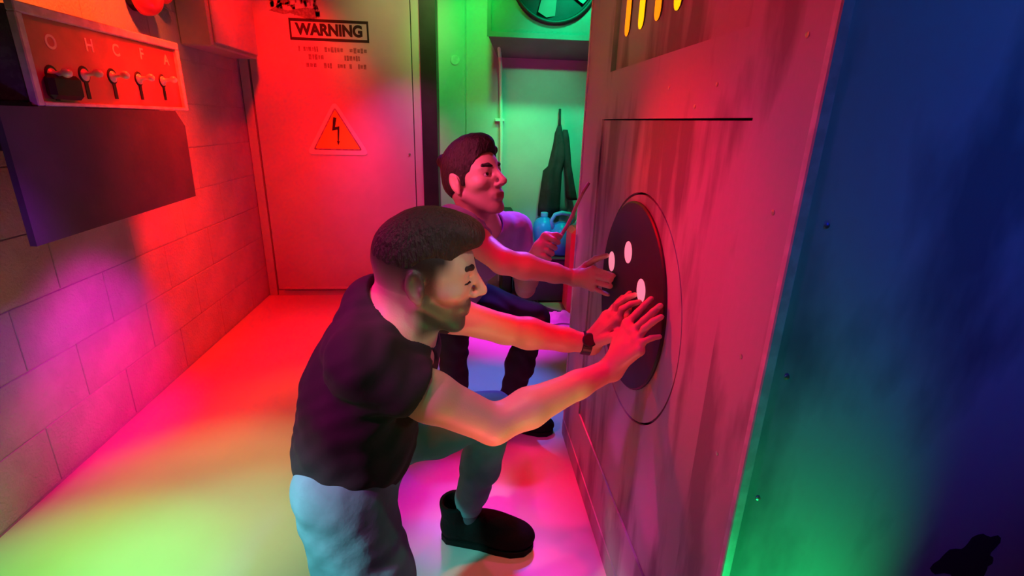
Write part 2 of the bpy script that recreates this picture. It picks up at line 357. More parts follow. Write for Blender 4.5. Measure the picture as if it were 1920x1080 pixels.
# ================================================================= CONTROL BOX ON THE LEFT WALL
XC = -1.20
cb = empty('control_box', (XC - .13, 2.0, 1.31), 'red lit control box with lettered levers on the block wall', 'control box')
b = B(); b.box((XL + .001, 1.625, 1.315), (XC - .02, 2.415, 1.565), bev=.004); b.obj('casing', M['boxside'], cb)
t = .022
b = B()
b.prism([(XC, 1.61, 1.30), (XC, 2.42, 1.31), (XC, 2.42, 1.595), (XC, 1.61, 1.56)], (-.001, 0, 0)) if False else None
b.box((XC - .02, 1.61, 1.545), (XC + .004, 2.42, 1.572), bev=.003); b.box((XC - .02, 1.61, 1.305), (XC + .004, 1.634, 1.545), bev=.003)
b.box((XC - .02, 2.398, 1.305), (XC + .004, 2.42, 1.545), bev=.003); b.box((XC - .02, 1.634, 1.305), (XC + .004, 2.398, 1.318), bev=.003)
b.obj('front_frame', M['trim'], cb)
b = B(); b.box((XC - .019, 1.63, 1.31), (XC - .010, 2.40, 1.55)); b.obj('face_plate', M['boxface'], cb)
for (px, py, ch) in ((96, 80, 'O'), (168, 86, 'H'), (218, 95, 'C'), (266, 102, 'F'), (312, 113, 'A')):
    q = atX(px, py, XC - .008); text(ch, .055, (XC - .0095, q[1], q[2]), LEFTW, M['letter'], 'letter_mark', cb, ext=.001, sx=-1 if False else 1, bold=.001)
for i, (px, py) in enumerate(((122, 132), (181, 133), (232, 137), (280, 142), (323, 146))):
    q = atX(px, py, XC + .03); y, z = q[1], q[2]
    kb = B(); kb.lathe((XC - .012, y, z - .012), (1, 0, .12), [(.020, 0), (.020, .005), (.014, .009), (.008, .012), (.006, .03), (.008, .033), (.012, .038), (.014, .045), (.012, .053), (.006, .058), (.001, .0585)], 16)
    k = kb.obj('lever', M['chrome'], cb, smooth=True)
    gb = B(); gb.lathe((XC - .012, y, z - .012), (1, 0, 0), [(.026, 0), (.026, .003), (.023, .005)], 20); gb.obj('lever_collar', M['ink'], k)
    b = B(); b.box((XC - .0105, y - .008, z - .085), (XC - .008, y + .008, z - .035)); b.obj('lever_shadow', M['ink'], cb)  # dark strip drawn as the shadow cast below each lever
# dark raised block at its near end
b = B(); b.box((XC - .012, 1.66, 1.325), (XC + .018, 1.79, 1.395), bev=.012); b.obj('dark_block', M['ink'], cb)
# plate hanging under it
hp = B(); prof = [(1.475, .93), (2.355, .945), (2.367, 1.243), (2.31, 1.303), (1.475, 1.303)]
hp.prism([(XC + .004, y, z) for y, z in prof], (-.018, 0, 0))
pl = hp.obj('apron_plate', M['purple'], cb)
for yy in (1.60, 2.2):
    b = B(); b.box((XL, yy, 1.18), (XC - .0145, yy + .03, 1.3145)); b.obj('bracket', M['dark'], cb)
# beacons and the hung cabinet behind
for (px, py, r, lb) in ((287, -8, .082, 'larger red dome beacon high on the block wall'), (322, -12, .045, 'smaller red dome beacon beside the hung steel cabinet')):
    q = atX(px, py, XL + .09)
    be = empty('beacon_lamp', (XL, q[1], q[2]), lb, 'lamp', 'red beacons on the left wall')
    b = B(); b.lathe((XL + .001, q[1], q[2]), (1, 0, 0), [(r * .8, 0), (r * .8, .03)], 24); b.obj('beacon_base', M['dark'], be)
    b = B(); b.lathe((XL + .03, q[1], q[2]), (1, 0, 0), [(r * math.cos(a), .02 + r * .9 * math.sin(a)) for a in np.linspace(-.2, PI / 2, 9)], 24); b.obj('dome', M['beacon'], be, smooth=True)
ec = empty('electrical_cabinet', (XL, 3.2, 1.63), 'plain steel cabinet hung in the corner by the door', 'cabinet')
b = B(); b.box((XL + .001, 3.0, 1.63), (XL + .16, 3.6, 2.3), bev=.008); b.obj('cabinet_body', M['cabinet'], ec)
b = B(); b.box((XL + .161, 3.02, 1.65), (XL + .175, 3.58, 2.28), bev=.004); b.obj('cabinet_door', M['cabinet'], ec)

# ================================================================= FAN BOX, PIPE
fb = empty('fan_unit', (.55, YG - .012, 1.74), 'boxed extractor fan high on the far wall', 'fan')
yf = 3.60; x0, x1 = .158, .95; zb = 1.83; yw = YG - .0125
b = B(); pr = [(yf, zb), (yf, 2.45), (yw, 2.45), (yw, 1.735)]
v = [(x0, yf, zb), (x0, yf, 2.46), (x0, yw, 2.46), (x0 + .085, yw, 1.735)]
bm = b.bm; A = [bm.verts.new(q) for q in v]; Bq = [bm.verts.new((x1 if i < 3 else x1 - .04, q[1], q[2])) for i, q in enumerate(v)]
bm.faces.new(A[::-1]); bm.faces.new(Bq)
for i in range(4): bm.faces.new((A[i], A[(i + 1) % 4], Bq[(i + 1) % 4], Bq[i]))
b.obj('fan_case', M['fanbox'], fb)
b = B(); b.box((x0 - .006, yf - .012, zb - .008), (x1, yf, zb + .022)); b.box((x0 - .006, yf - .012, zb + .022), (x0 + .02, yf, 2.46)); b.box((x1 - .026, yf - .012, zb + .022), (x1, yf, 2.46)); b.obj('case_frame', M['fanbox'], fb)
fc = Vector((.585, yf, 2.205)); Rf = .285
b = B(); b.torus(fc + Vector((0, -.012, 0)), (0, 1, 0), Rf, .014, 48, 8); b.obj('fan_ring', M['ink'], fb, smooth=True)
b = B(); b.lathe(fc + Vector((0, -.002, 0)), (0, -1, 0), [(Rf - .005, 0), (Rf - .005, .001)], 40); b.obj('fan_opening', M['dark'], fb)
for k in range(5):
    a = 2 * PI * k / 5 + .75; ca, sa = math.cos(a), math.sin(a)
    def P_(r, off, dy): return fc + Vector(((r * ca - off * sa), dy, (r * sa + off * ca)))
    b = B(); b.prism([P_(.05, -.02, -.012), P_(.15, -.055, -.02), P_(.245, -.06, -.022), P_(.262, .0, -.014), P_(.24, .055, -.006), P_(.05, .03, -.006)], (0, .0025, 0)); b.obj('fan_blade', M['fanbox'], fb)
b = B(); b.lathe(fc + Vector((0, -.003, 0)), (0, -1, 0), [(.055, 0), (.055, .03), (.04, .038)], 24); b.obj('fan_hub', M['dark'], fb)

pp = empty('wall_pipe', (.27, YG - .03, .3), 'thin white pipe running down the far wall from the fan', 'pipe')
q0 = atY(933, 66, 3.66); q1 = atY(941, 120, 3.86); q2 = atY(942, 290, 3.895)
b = B(); b.tube([(.247, 3.83, 1.80), (.262, 3.86, 1.68), (.266, 3.895, 1.60), (.279, 3.895, 1.2), (.285, 3.895, .05)], .0125, 12); b.obj('pipe_run', M['pipe'], pp, smooth=True)
b = B(); b.tube([atY(934, 68, 3.70), atY(937, 105, 3.84)], .0125, 12); b.obj('pipe_elbow', M['pipe'], pp, smooth=True)
q = atY(937, 225, 3.895); b = B(); b.box((q[0] - .035, 3.885, q[2] - .01), (q[0] + .035, YG - .011, q[2] + .01), bev=.003); b.obj('pipe_clip', M['pipe'], pp)

# ================================================================= THE MACHINE (right)
YM0, YM1, ZT = .603, 1.846, 2.35
mc = empty('puzzle_cabinet', (.9, 1.2, 0), 'large board cabinet with a black disc, hatch and amber slots on the right', 'cabinet')
TK = .02
b = B(); b.box((XM + TK + .016, YM0 + .02, 0), (1.45, YM1 - .01, ZT)); b.obj('cabinet_body', M['groove'], mc)
uY0, uY1, uZ0, uZ1 = .80, 1.555, 1.446, 2.25         # upper door
hY0, hY1, hZ0, hZ1 = .748, 1.604, .255, 1.315        # hatch
b = B()
def tile(ya, yb, za, zb_): b.box((XM, ya, za), (XM + TK + .016, yb, zb_))
tile(YM0 + .004, hY0, 0, ZT); tile(hY1, YM1, 0, ZT); tile(hY0, hY1, 0, hZ0); tile(hY0, hY1, hZ1, uZ0); tile(hY0, uY0, uZ0, ZT); tile(uY1, hY1, uZ0, ZT); tile(uY0, uY1, uZ1, ZT)
bmesh.ops.remove_doubles(b.bm, verts=b.bm.verts, dist=1e-5); b.obj('side_frame', M['machine'], mc)
# hatch board with a round seam cut in it
hc = Vector((XM, 1.17, .85)); RS = .292
hx = XM + .0045
b = B()
def ring_plate(bb, x, c, r0, r1, n=64, th=.01):
    for k in range(n):
        a, a2 = 2 * PI * k / n, 2 * PI * (k + 1) / n
        q = [(x, c.y + r0 * math.cos(a), c.z + r0 * math.sin(a)), (x, c.y + r1 * math.cos(a), c.z + r1 * math.sin(a)), (x, c.y + r1 * math.cos(a2), c.z + r1 * math.sin(a2)), (x, c.y + r0 * math.cos(a2), c.z + r0 * math.sin(a2))]
        bb.bm.faces.new([bb.bm.verts.new(p_) for p_ in q][::-1])
# outer part of hatch: rectangle minus circle
n = 64; ro = []; ri = []
for k in range(n):
    a = 2 * PI * k / n; ca, sa = math.cos(a), math.sin(a)
    s_ = min(((hY1 - .004 - hc.y) / ca if ca > 1e-6 else (hY0 + .004 - hc.y) / ca if ca < -1e-6 else 9), ((hZ1 - .004 - hc.z) / sa if sa > 1e-6 else (hZ0 + .004 - hc.z) / sa if sa < -1e-6 else 9))
    ro.append((hc.y + s_ * ca, hc.z + s_ * sa)); ri.append((hc.y + (RS + .003) * ca, hc.z + (RS + .003) * sa))
# add the corners exactly
for (cy_, cz_) in ((hY0 + .004, hZ0 + .004), (hY0 + .004, hZ1 - .004), (hY1 - .004, hZ0 + .004), (hY1 - .004, hZ1 - .004)):
    k = min(range(n), key=lambda i: (ro[i][0] - cy_) ** 2 + (ro[i][1] - cz_) ** 2); ro[k] = (cy_, cz_)
bm = b.bm
L4 = [[bm.verts.new((x, *p_)) for p_ in lst] for lst, x in ((ro, hx), (ri, hx), (ri, hx + .012), (ro, hx + .012))]
for k in range(n):
    j = (k + 1) % n
    for a_, c_ in ((0, 1), (1, 2), (2, 3), (3, 0)): bm.faces.new((L4[a_][k], L4[a_][j], L4[c_][j], L4[c_][k]))
hatch = b.obj('hatch', M['hatch'], mc)
b = B(); b.lathe((hx + .001, hc.y, hc.z), (1, 0, 0), [(RS - .003, 0), (RS - .003, .012)], 64); b.obj('turning_plate', M['hatch'], hatch)
dc = Vector((XM, 1.205, .872))
b = B(); b.lathe((hx, dc.y, dc.z), (-1, 0, 0), [(.246, -.002), (.246, .003), (.242, .006)], 64); disc = b.obj('black_disc', M['disc'], mc)
for (px, py) in ((1147, 490), (1178, 473), (1202, 545)):
    q = atX(px, py, hx - .006)
    b = B(); b.lathe((hx - .0055, q[1], q[2]), (-1, 0, 0), [(.029, 0), (.029, .0014), (.027, .002)], 28); b.obj('lit_hole', M['hole'], disc)
# upper door with amber slots
b = B(); b.box((XM + .014, uY0 + .004, uZ0 + .004), (XM + .03, uY1 - .004, uZ1 - .004)); ud = b.obj('upper_door', M['hatch'], mc)
sl = [(1.466, .045), (1.354, .045), (1.241, .045), (1.127, .045), (1.01, .045)]
for i, (y, wd_) in enumerate(sl):
    b = B(); pts = []
    r = .024
    for k in range(9): a = PI + PI * k / 8; pts.append((y + r * math.cos(a), 1.552 + r * math.sin(a)))
    for k in range(9): a = PI * k / 8; pts.append((y + r * math.cos(a), 1.74 + r * math.sin(a)))
    b.prism([(XM + .0138, p_[0], p_[1]) for p_ in pts], (-.002, 0, 0)); sf = b.obj('slot_rim', M['groove'], ud)
    b = B(); b.prism([(XM + .0117, y + (p_[0] - y) * .78, p_[1]) for p_ in pts], (-.0015, 0, 0)); b.obj('amber_glow', M['slot2'] if i in (1, 3) else M['slot'], sf)  # glowing plate in place of the lit interior behind the slot
# edge strip, base board, end board
b = B(); b.box((XM - .003, YM0 - .004, 0), (XM + .014, YM0 + .010, ZT), bev=.002); b.obj('corner_strip', M['trim'], mc)
b = B(); b.box((XM + .014, YM0, 0), (1.45, YM0 + .02, ZT)); eb = b.obj('end_board', M['endboard'], mc)
b = B(); b.box((XM - .004, YM0 + .015, 0), (XM, YM1, .075)); b.obj('base_board', M['machine'], mc)
b = B(); b.box((XM - .003, YM1 - .012, 0), (XM + .012, YM1 + .003, ZT), bev=.002); b.obj('far_corner_strip', M['trim'], mc)
for (px, py) in ((1345, 158), (1450, 398), (1390, 668), (1515, 65), (1255, 165), (1303, 200), (1345, 850)):
    q = atX(px, py, XM); b = B(); b.lathe((XM, q[1], q[2]), (-1, 0, 0), [(.0042, 0), (.0038, .0014), (.001, .002)], 10); b.obj('side_screw', M['rivet'], mc)
for (px, py) in ((1550, 423), (1475, 707), (1421, 934)):
    q = atY(px, py, YM0); b = B(); b.lathe((q[0], YM0, q[2]), (0, -1, 0), [(.0042, 0), (.0038, .0014), (.001, .002)], 10); b.obj('end_screw', M['rivet'], mc)
# paint blots on the end board
def blot(c, rx, rz, tilt, seed):
    random.seed(seed); pts = []
    for k in range(40):
        a = 2 * PI * k / 40; rr = 1 + .22 * math.sin(3 * a + seed) + .1 * math.sin(7 * a + seed * 2) + random.uniform(-.05, .05)
        x, z = rx * rr * math.cos(a), rz * rr * math.sin(a)
        pts.append((c[0] + x * math.cos(tilt) - z * math.sin(tilt), YM0 - .0003, c[2] + x * math.sin(tilt) + z * math.cos(tilt)))
    b = B(); b.prism(pts, (0, .0004, 0)); b.obj('paint_blot', M['groove'], mc)
blot(atY(1815, 1050, YM0), .055, .05, .2, 5)

# ================================================================= THINGS BY THE FAR WALL
cr = empty('storage_crate', (.62, 3.7, 0), 'low dark crate under the blue containers by the far wall', 'crate')
b = B(); b.box((.40, 3.50, .01), (.86, 3.9, .335), bev=.01); b.obj('crate_body', M['crate'], cr)
b = B(); b.box((.39, 3.49, .335), (.87, 3.9, .355), bev=.006); b.obj('crate_lid', M['crate'], cr)
zc = .3555
# round blue bottle
q = atY(1019, 436, 3.74); qx, qy = q[0], 3.74
bt = empty('round_blue_bottle', (qx, qy, zc), 'round blue bottle with a short neck left of the blue jug', 'bottle')
b = B(); b.lathe((qx, qy, zc), (0, 0, 1), [(.06, 0), (.068, .02), (.068, .06), (.08, .11), (.086, .16), (.08, .21), (.055, .24), (.028, .255), (.024, .265)], 28); b.obj('bottle_body', M['blue'], bt, smooth=True)
b = B(); b.lathe((qx, qy, zc + .263), (0, 0, 1), [(.028, 0), (.028, .026), (.023, .03)], 20); b.obj('bottle_cap', M['paleblue'], bt)
q = atY(1052, 445, 3.60); jx, jy = q[0], 3.605
jg = empty('blue_jug', (jx, jy, zc), 'blue plastic jug with a big loop handle on the dark crate', 'jug')
b = B(); b.lathe((jx, jy, zc), (0, 0, 1), [(.075, 0), (.092, .015), (.094, .12), (.088, .18), (.062, .225), (.035, .24), (.03, .245)], 28); b.obj('jug_body', M['blue'], jg, smooth=True)
b = B(); b.tube([(jx - .06, jy - .02, zc + .19), (jx - .085, jy - .03, zc + .26), (jx - .06, jy - .03, zc + .305), (jx - .01, jy - .03, zc + .32), (jx + .05, jy - .03, zc + .31), (jx + .07, jy - .02, zc + .27), (jx + .05, jy - .01, zc + .215)], .015, 10); b.obj('jug_handle', M['paleblue'], jg, smooth=True)
b = B(); b.tube([(jx + .05, jy - .04, zc + .19), (jx + .09, jy - .07, zc + .245), (jx + .105, jy - .08, zc + .265)], [.018, .013, .017], 10); b.obj('jug_spout', M['paleblue'], jg, smooth=True)
q = atY(1073, 440, 3.22); x0_ = q[0]
rc = empty('red_container', (x0_ + .1, 3.34, 0), 'red plastic container between the blue jug and the cabinet', 'container')
b = B(); b.box((x0_, 3.22, .0), (x0_ + .2, 3.44, .62), bev=.03); b.obj('container_body', M['redbox'], rc)
b = B(); b.lathe((x0_ + .1, 3.34, .618), (0, 0, 1), [(.035, 0), (.035, .03), (.03, .034)], 16); b.obj('container_cap', M['dark'], rc)
# dark box behind on the left
b = B(); q = atY(968, 430, 3.8); b.box((q[0] - .12, 3.70, 0), (.375, 3.90, .66), bev=.012); db = b.obj('black_box', M['dark']); tag(db, 'black box standing behind the shoulder of the man in lavender', 'box')
# white cloth on the floor and cable
wc_ = B(); q = atZ(1040, 545, .02)
wc = wc_; n = 14; grid = []
for i in range(n):
    row = []
    for j in range(n):
        u, v_ = i / (n - 1) * 2 - 1, j / (n - 1) * 2 - 1
        rr = 1 + .15 * math.sin(5 * math.atan2(v_, u))
        x, y = u * .13 * rr - .06, v_ * .08 * rr - .16
        hgt = .012 + .05 * (1 - min(1, u * u + v_ * v_)) * (1 + .5 * math.sin(9 * u + 4 * v_) * math.cos(7 * v_))
        row.append(wc.bm.verts.new((q[0] + x, min(q[1], 3.3) + y, hgt)))
    grid.append(row)
for i in range(n - 1):
    for j in range(n - 1): wc.bm.faces.new((grid[i][j], grid[i + 1][j], grid[i + 1][j + 1], grid[i][j + 1]))
bmesh.ops.solidify(wc.bm, geom=wc.bm.faces[:], thickness=.01)
tag(wc.obj('crumpled_cloth', M['whitecloth'], smooth=True), 'crumpled pale cloth on the floor behind the outstretched arms', 'cloth')
pts = [atZ(px, py, .012) for px, py in ((1003, 560), (1012, 572), (1028, 580), (1048, 585), (1066, 586), (1090, 580), (1115, 565))]
pts = [tuple(Vector(p_)) for p_ in pts]
b = B(); b.tube(pts, .011, 8); tag(b.obj('floor_cable', M['cable'], smooth=True), 'black cable curving over the violet floor near the cloth', 'cable')
# black jacket on a hook
jk = empty('hanging_jacket', (.72, 3.9, 1.4), 'black jacket hanging from a hook on the green wall', 'jacket')
def lobe(name, outline, y0, mt, thick=.05, parent=jk):
    """outline rows: (z, xleft, xright); closed lens-like cross sections with folds"""
    b = B(); rings = []; n = 20
    for (z, xa, xb) in outline:
        ring = []
        for k in range(n):
            a = 2 * PI * k / n; cx, hw = (xa + xb) / 2, (xb - xa) / 2
            fold = 1 + .18 * math.sin(5 * a + z * 6)
            ring.append(b.bm.verts.new((cx + hw * math.cos(a), y0 + min(thick, hw * .7) * math.sin(a) * fold, z)))
        rings.append(ring)
    for i in range(len(rings) - 1):
        for k in range(n): b.bm.faces.new((rings[i][k], rings[i][(k + 1) % n], rings[i + 1][(k + 1) % n], rings[i + 1][k]))
    b.bm.faces.new(rings[0]); b.bm.faces.new(rings[-1][::-1])
    return b.obj(name, mt, parent, smooth=True)
def rows(l, y0=3.86):
    out = []
    for (py, xa, xb) in l:
        p1, p2 = atY(xa, py, y0), atY(xb, py, y0); out.append((p1[2], p1[0], p2[0]))
    return out
lobe('jacket_body', rows([(232, 1047, 1052), (250, 1040, 1056), (270, 1037, 1062), (295, 1031, 1062), (312, 1027, 1056), (320, 1018, 1054), (350, 1014, 1052), (385, 1009, 1050), (404, 1008, 1046)]), 3.86, M['cloth'])
lobe('jacket_sleeve', rows([(243, 1055, 1064), (258, 1054, 1067), (280, 1055, 1069), (310, 1057, 1071), (340, 1059, 1076), (368, 1060, 1081), (374, 1064, 1082)]), 3.85, M['cloth'], .035)
lobe('jacket_lining', rows([(290, 1052, 1058), (320, 1050, 1062), (355, 1048, 1064), (385, 1050, 1066), (402, 1048, 1064)]), 3.885, M['lining'], .015)
b = B(); b.tube([atY(1050, 205, 3.90), atY(1050, 220, 3.87), atY(1049, 236, 3.86)], [.010, .008, .012], 8); b.obj('hanging_loop', M['cloth'], jk, smooth=True)

#PEOPLE
# ================================================================= PEOPLE: smooth distance fields turned into meshes
def V(*a): return np.array(a[0] if len(a) == 1 else a, dtype=float)
class Frame:
    def __init__(s, o, yaw=0, pitch=0, roll=0, scale=1):
        s.R = np.array((Matrix.Rotation(yaw, 3, 'Z') @ Matrix.Rotation(-pitch, 3, 'Y') @ Matrix.Rotation(roll, 3, 'X')))
        s.o = V(o); s.s = scale
    def p(s, *a): return s.o + s.R @ (V(*a) * s.s)
ID = Frame((0, 0, 0))
class Field:
    def __init__(s, lo, hi, h):
        s.lo = V(lo); s.h = h; s.n = np.ceil((V(hi) - s.lo) / h).astype(int) + 1
        s.ax = [(s.lo[i] + h * np.arange(s.n[i])).astype(np.float32) for i in range(3)]
        s.d = np.full(tuple(s.n), .5, np.float32)
    def _sl(s, lo, hi):
        a = np.maximum(0, np.floor((V(lo) - s.lo) / s.h).astype(int)); b_ = np.minimum(s.n, np.ceil((V(hi) - s.lo) / s.h).astype(int) + 1)
        return [slice(a[i], b_[i]) for i in range(3)] if np.all(b_ > a) else None
    def _grid(s, sl): return s.ax[0][sl[0]][:, None, None], s.ax[1][sl[1]][None, :, None], s.ax[2][sl[2]][None, None, :]
    def _put(s, sl, v, k, op):
        d = s.d[tuple(sl)]
        if op == 'cut': v = -v; d2 = -d
        else: d2 = d
        if op == 'cut':      # d = smax(d, -v) = -smin(-d, v)
            h = np.clip(.5 + .5 * (-v - d2) / k, 0, 1) if k > 0 else None
            vv = -v
            r = (vv * (1 - h) + d2 * h - k * h * (1 - h)) if k > 0 else np.minimum(vv, d2)
            h = np.clip(.5 + .5 * (vv - d2) / k, 0, 1) if k > 0 else 0
            r = (vv * (1 - h) + d2 * h - k * h * (1 - h)) if k > 0 else np.minimum(vv, d2)
            # here vv = prim distance, d2 = -d ; want max(d, -prim)
            r = -((-(-vv)) * 0 + np.minimum(vv, d2)) if k <= 0 else -(r)
            s.d[tuple(sl)] = r
        else:
            if k > 0:
                h = np.clip(.5 + .5 * (d - v) / k, 0, 1); s.d[tuple(sl)] = d * (1 - h) + v * h - k * h * (1 - h)
            else: s.d[tuple(sl)] = np.minimum(d, v)
        return s
    def cone(s, a, b_, r1, r2, k=.01, op='add', fr=ID):
        a, b_ = fr.p(a), fr.p(b_); r1 *= fr.s; r2 *= fr.s; m = max(r1, r2) + k + 3 * s.h
        sl = s._sl(np.minimum(a, b_) - m, np.maximum(a, b_) + m)
        if sl is None: return s
        x, y, z = s._grid(sl); ab = b_ - a; L2 = max(float(ab @ ab), 1e-9)
        px, py, pz = x - a[0], y - a[1], z - a[2]
        t = np.clip((px * ab[0] + py * ab[1] + pz * ab[2]) / L2, 0, 1)
        v = np.sqrt((px - t * ab[0]) ** 2 + (py - t * ab[1]) ** 2 + (pz - t * ab[2]) ** 2) - (r1 + (r2 - r1) * t)
        return s._put(sl, v.astype(np.float32), k, op)
    def ell(s, c, r, k=.01, op='add', fr=ID, R=None):
        c = fr.p(c); r = V(r) * fr.s; Rm = fr.R if R is None else fr.R @ R; m = r.max() + k + 3 * s.h
        sl = s._sl(c - m, c + m)
        if sl is None: return s
        x, y, z = s._grid(sl); x, y, z = x - c[0], y - c[1], z - c[2]
        q = [(Rm[0, i] * x + Rm[1, i] * y + Rm[2, i] * z) for i in range(3)]
        k0 = np.sqrt(sum((q[i] / r[i]) ** 2 for i in range(3))); k1 = np.sqrt(sum((q[i] / r[i] ** 2) ** 2 for i in range(3))) + 1e-9
        v = k0 * (k0 - 1) / k1
        return s._put(sl, v.astype(np.float32), k, op)
    def chain(s, pts, rs, k=.01, fr=ID):
        for i in range(len(pts) - 1): s.cone(pts[i], pts[i + 1], rs[i], rs[i + 1], k, fr=fr)
        return s
    def plane(s, p, nrm, k=0):
        """keep the side the normal points away from"""
        nrm = V(nrm) / np.linalg.norm(nrm); sl = [slice(None)] * 3; x, y, z = s._grid(sl)
        v = (x - p[0]) * nrm[0] + (y - p[1]) * nrm[1] + (z - p[2]) * nrm[2]
        s.d = np.maximum(s.d, v.astype(np.float32)); return s
    def warp(s, fn):
        x, y, z = s._grid([slice(None)] * 3); near = np.abs(s.d) < .03
        s.d = np.where(near, s.d + fn(x, y, z).astype(np.float32), s.d); return s
    def mesh(s, name):
        d = s.d; h = s.h
        d[0] = d[-1] = .1; d[:, 0] = d[:, -1] = .1; d[:, :, 0] = d[:, :, -1] = .1
        ins = d < 0
        c = [(i, j, k) for i in (0, 1) for j in (0, 1) for k in (0, 1)]
        nx, ny, nz = d.shape
        sub = lambda A, o: A[o[0]:nx - 1 + o[0], o[1]:ny - 1 + o[1], o[2]:nz - 1 + o[2]]
        cnt = sum(sub(ins, o).astype(np.int8) for o in c)
        I, J, K = np.nonzero((cnt > 0) & (cnt < 8))
        idx = np.full((nx - 1, ny - 1, nz - 1), -1, np.int32); idx[I, J, K] = np.arange(len(I))
        acc = np.zeros((len(I), 3)); num = np.zeros(len(I))
        vals = {o: d[I + o[0], J + o[1], K + o[2]] for o in c}
        for o in c:
            for axn in range(3):
                if o[axn] == 0:
                    o2 = tuple(1 if q == axn else o[q] for q in range(3)); a, b_ = vals[o], vals[o2]
                    cr_ = (a < 0) != (b_ < 0); t = np.where(cr_, a / np.where(cr_, a - b_, 1), 0)
                    pos = np.tile(V(o), (len(I), 1)); pos[:, axn] = t
                    acc[cr_] += pos[cr_]; num += cr_
        co = s.lo + h * (np.stack([I, J, K], 1) + acc / num[:, None])
        quads = []
        for axn in range(3):
            o1, o2 = [q for q in range(3) if q != axn]
            A = ins[tuple(slice(0, -1) if q == axn else slice(None) for q in range(3))]
            Bq = ins[tuple(slice(1, None) if q == axn else slice(None) for q in range(3))]
            E = np.array(np.nonzero(A != Bq)).T
            E = E[(E[:, o1] > 0) & (E[:, o2] > 0) & (E[:, o1] < d.shape[o1] - 1) & (E[:, o2] < d.shape[o2] - 1)]
            flip = ins[E[:, 0], E[:, 1], E[:, 2]]
            def g(du, dv):
                e = E.copy(); e[:, o1] -= du; e[:, o2] -= dv; return idx[e[:, 0], e[:, 1], e[:, 2]]
            q = np.stack([g(1, 1), g(0, 1), g(0, 0), g(1, 0)], 1)
            if axn == 1: flip = ~flip
            q[~flip] = q[~flip][:, ::-1]; quads.append(q)
        Q = np.concatenate(quads); Q = Q[(Q >= 0).all(1)]
        # relax a little
        for it in range(2):
            sm = np.zeros_like(co); nn = np.zeros(len(co))
            for a, b_ in ((0, 1), (1, 2), (2, 3), (3, 0)):
                for u, v in ((a, b_), (b_, a)):
                    for ax_ in range(3): sm[:, ax_] += np.bincount(Q[:, u], co[Q[:, v], ax_], len(co))
                    nn += np.bincount(Q[:, u], minlength=len(co))
            co = co * .4 + .6 * sm / np.maximum(nn, 1)[:, None]
        me = bpy.data.meshes.new(name); me.vertices.add(len(co)); me.vertices.foreach_set('co', co.astype(np.float32).ravel())
        me.loops.add(len(Q) * 4); me.loops.foreach_set('vertex_index', Q.astype(np.int32).ravel())
        me.polygons.add(len(Q)); me.polygons.foreach_set('loop_start', np.arange(0, len(Q) * 4, 4, dtype=np.int32))
        me.update(calc_edges=True); me.validate()
        me.polygons.foreach_set('use_smooth', np.ones(len(me.polygons), bool))
        return me, co

def head(f, H, lid=1.0):
    """face, skull and ears; x forward, y to the left, z up"""
    f.ell((-.012, 0, .03), (.098, .076, .085), .02, fr=H)
    f.ell((.038, 0, -.005), (.055, .058, .082), .03, fr=H)
    f.ell((.040, 0, -.068), (.044, .040, .040), .02, fr=H)
    f.cone((.070, -.008, -.098), (.070, .008, -.098), .018, .018, .015, fr=H)
    for sd in (-1, 1):
        f.cone((-.002, sd * .056, -.045), (.060, sd * .018, -.096), .015, .014, .02, fr=H)
        f.ell((.052, sd * .044, -.018), (.028, .022, .02), .015, fr=H)
        f.cone((.081, sd * .010, .024), (.070, sd * .044, .024), .010, .008, .008, fr=H)
        f.ell((.088, sd * .030, .005), (.014, .017, .012), .008, 'cut', fr=H)
        f.cone((.082, sd * .018, .0115), (.074, sd * .044, .0095), .0045, .004, .003, fr=H)   # lids
        f.cone((.082, sd * .018, -.002), (.074, sd * .044, -.001), .004, .003, .003, fr=H)
        if lid > .5:
            f.ell((.0732, sd * .031, .0085), (.0145, .0145, .0120), .002, fr=H)
            f.ell((.0725, sd * .031, -.0045), (.0138, .0140, .0098), .002, fr=H)
        else:
            f.ell((.0722, sd * .031, .0135), (.0145, .0150, .0110), .002, fr=H)
            f.ell((.0715, sd * .031, -.0065), (.0135, .0140, .0090), .002, fr=H)
        f.ell((.099, sd * .012, -.031), (.010, .007, .007), .006, fr=H)
    f.cone((.086, 0, .022), (.115, 0, -.021), .008, .010, .009, fr=H)
    f.ell((.112, 0, -.026), (.013, .011, .009), .006, fr=H)
    f.ell((.082, 0, -.060), (.012, .028, .016), .015, fr=H)
    f.cone((.0895, -.018, -.057), (.0895, .018, -.057), .005, .005, .005, fr=H)
    f.cone((.0875, -.015, -.069), (.0875, .015, -.069), .006, .006, .005, fr=H)
    f.cone((.098, -.022, -.0625), (.098, .022, -.0625), .003, .003, .003, 'cut', fr=H)
    R = np.array(Matrix.Rotation(-.22, 3, 'Y'))
    for sd in (-1, 1):
        f.ell((-.012, sd * .079, -.003), (.019, .007, .033), .004, fr=H, R=R)
        f.ell((-.008, sd * .085, .000), (.012, .006, .022), .003, 'cut', fr=H, R=R)
        f.cone((.000, sd * .080, -.006), (.001, sd * .080, -.014), .005, .005, .003, fr=H)
        f.ell((-.004, sd * .079, -.032), (.008, .005, .009), .003, fr=H)

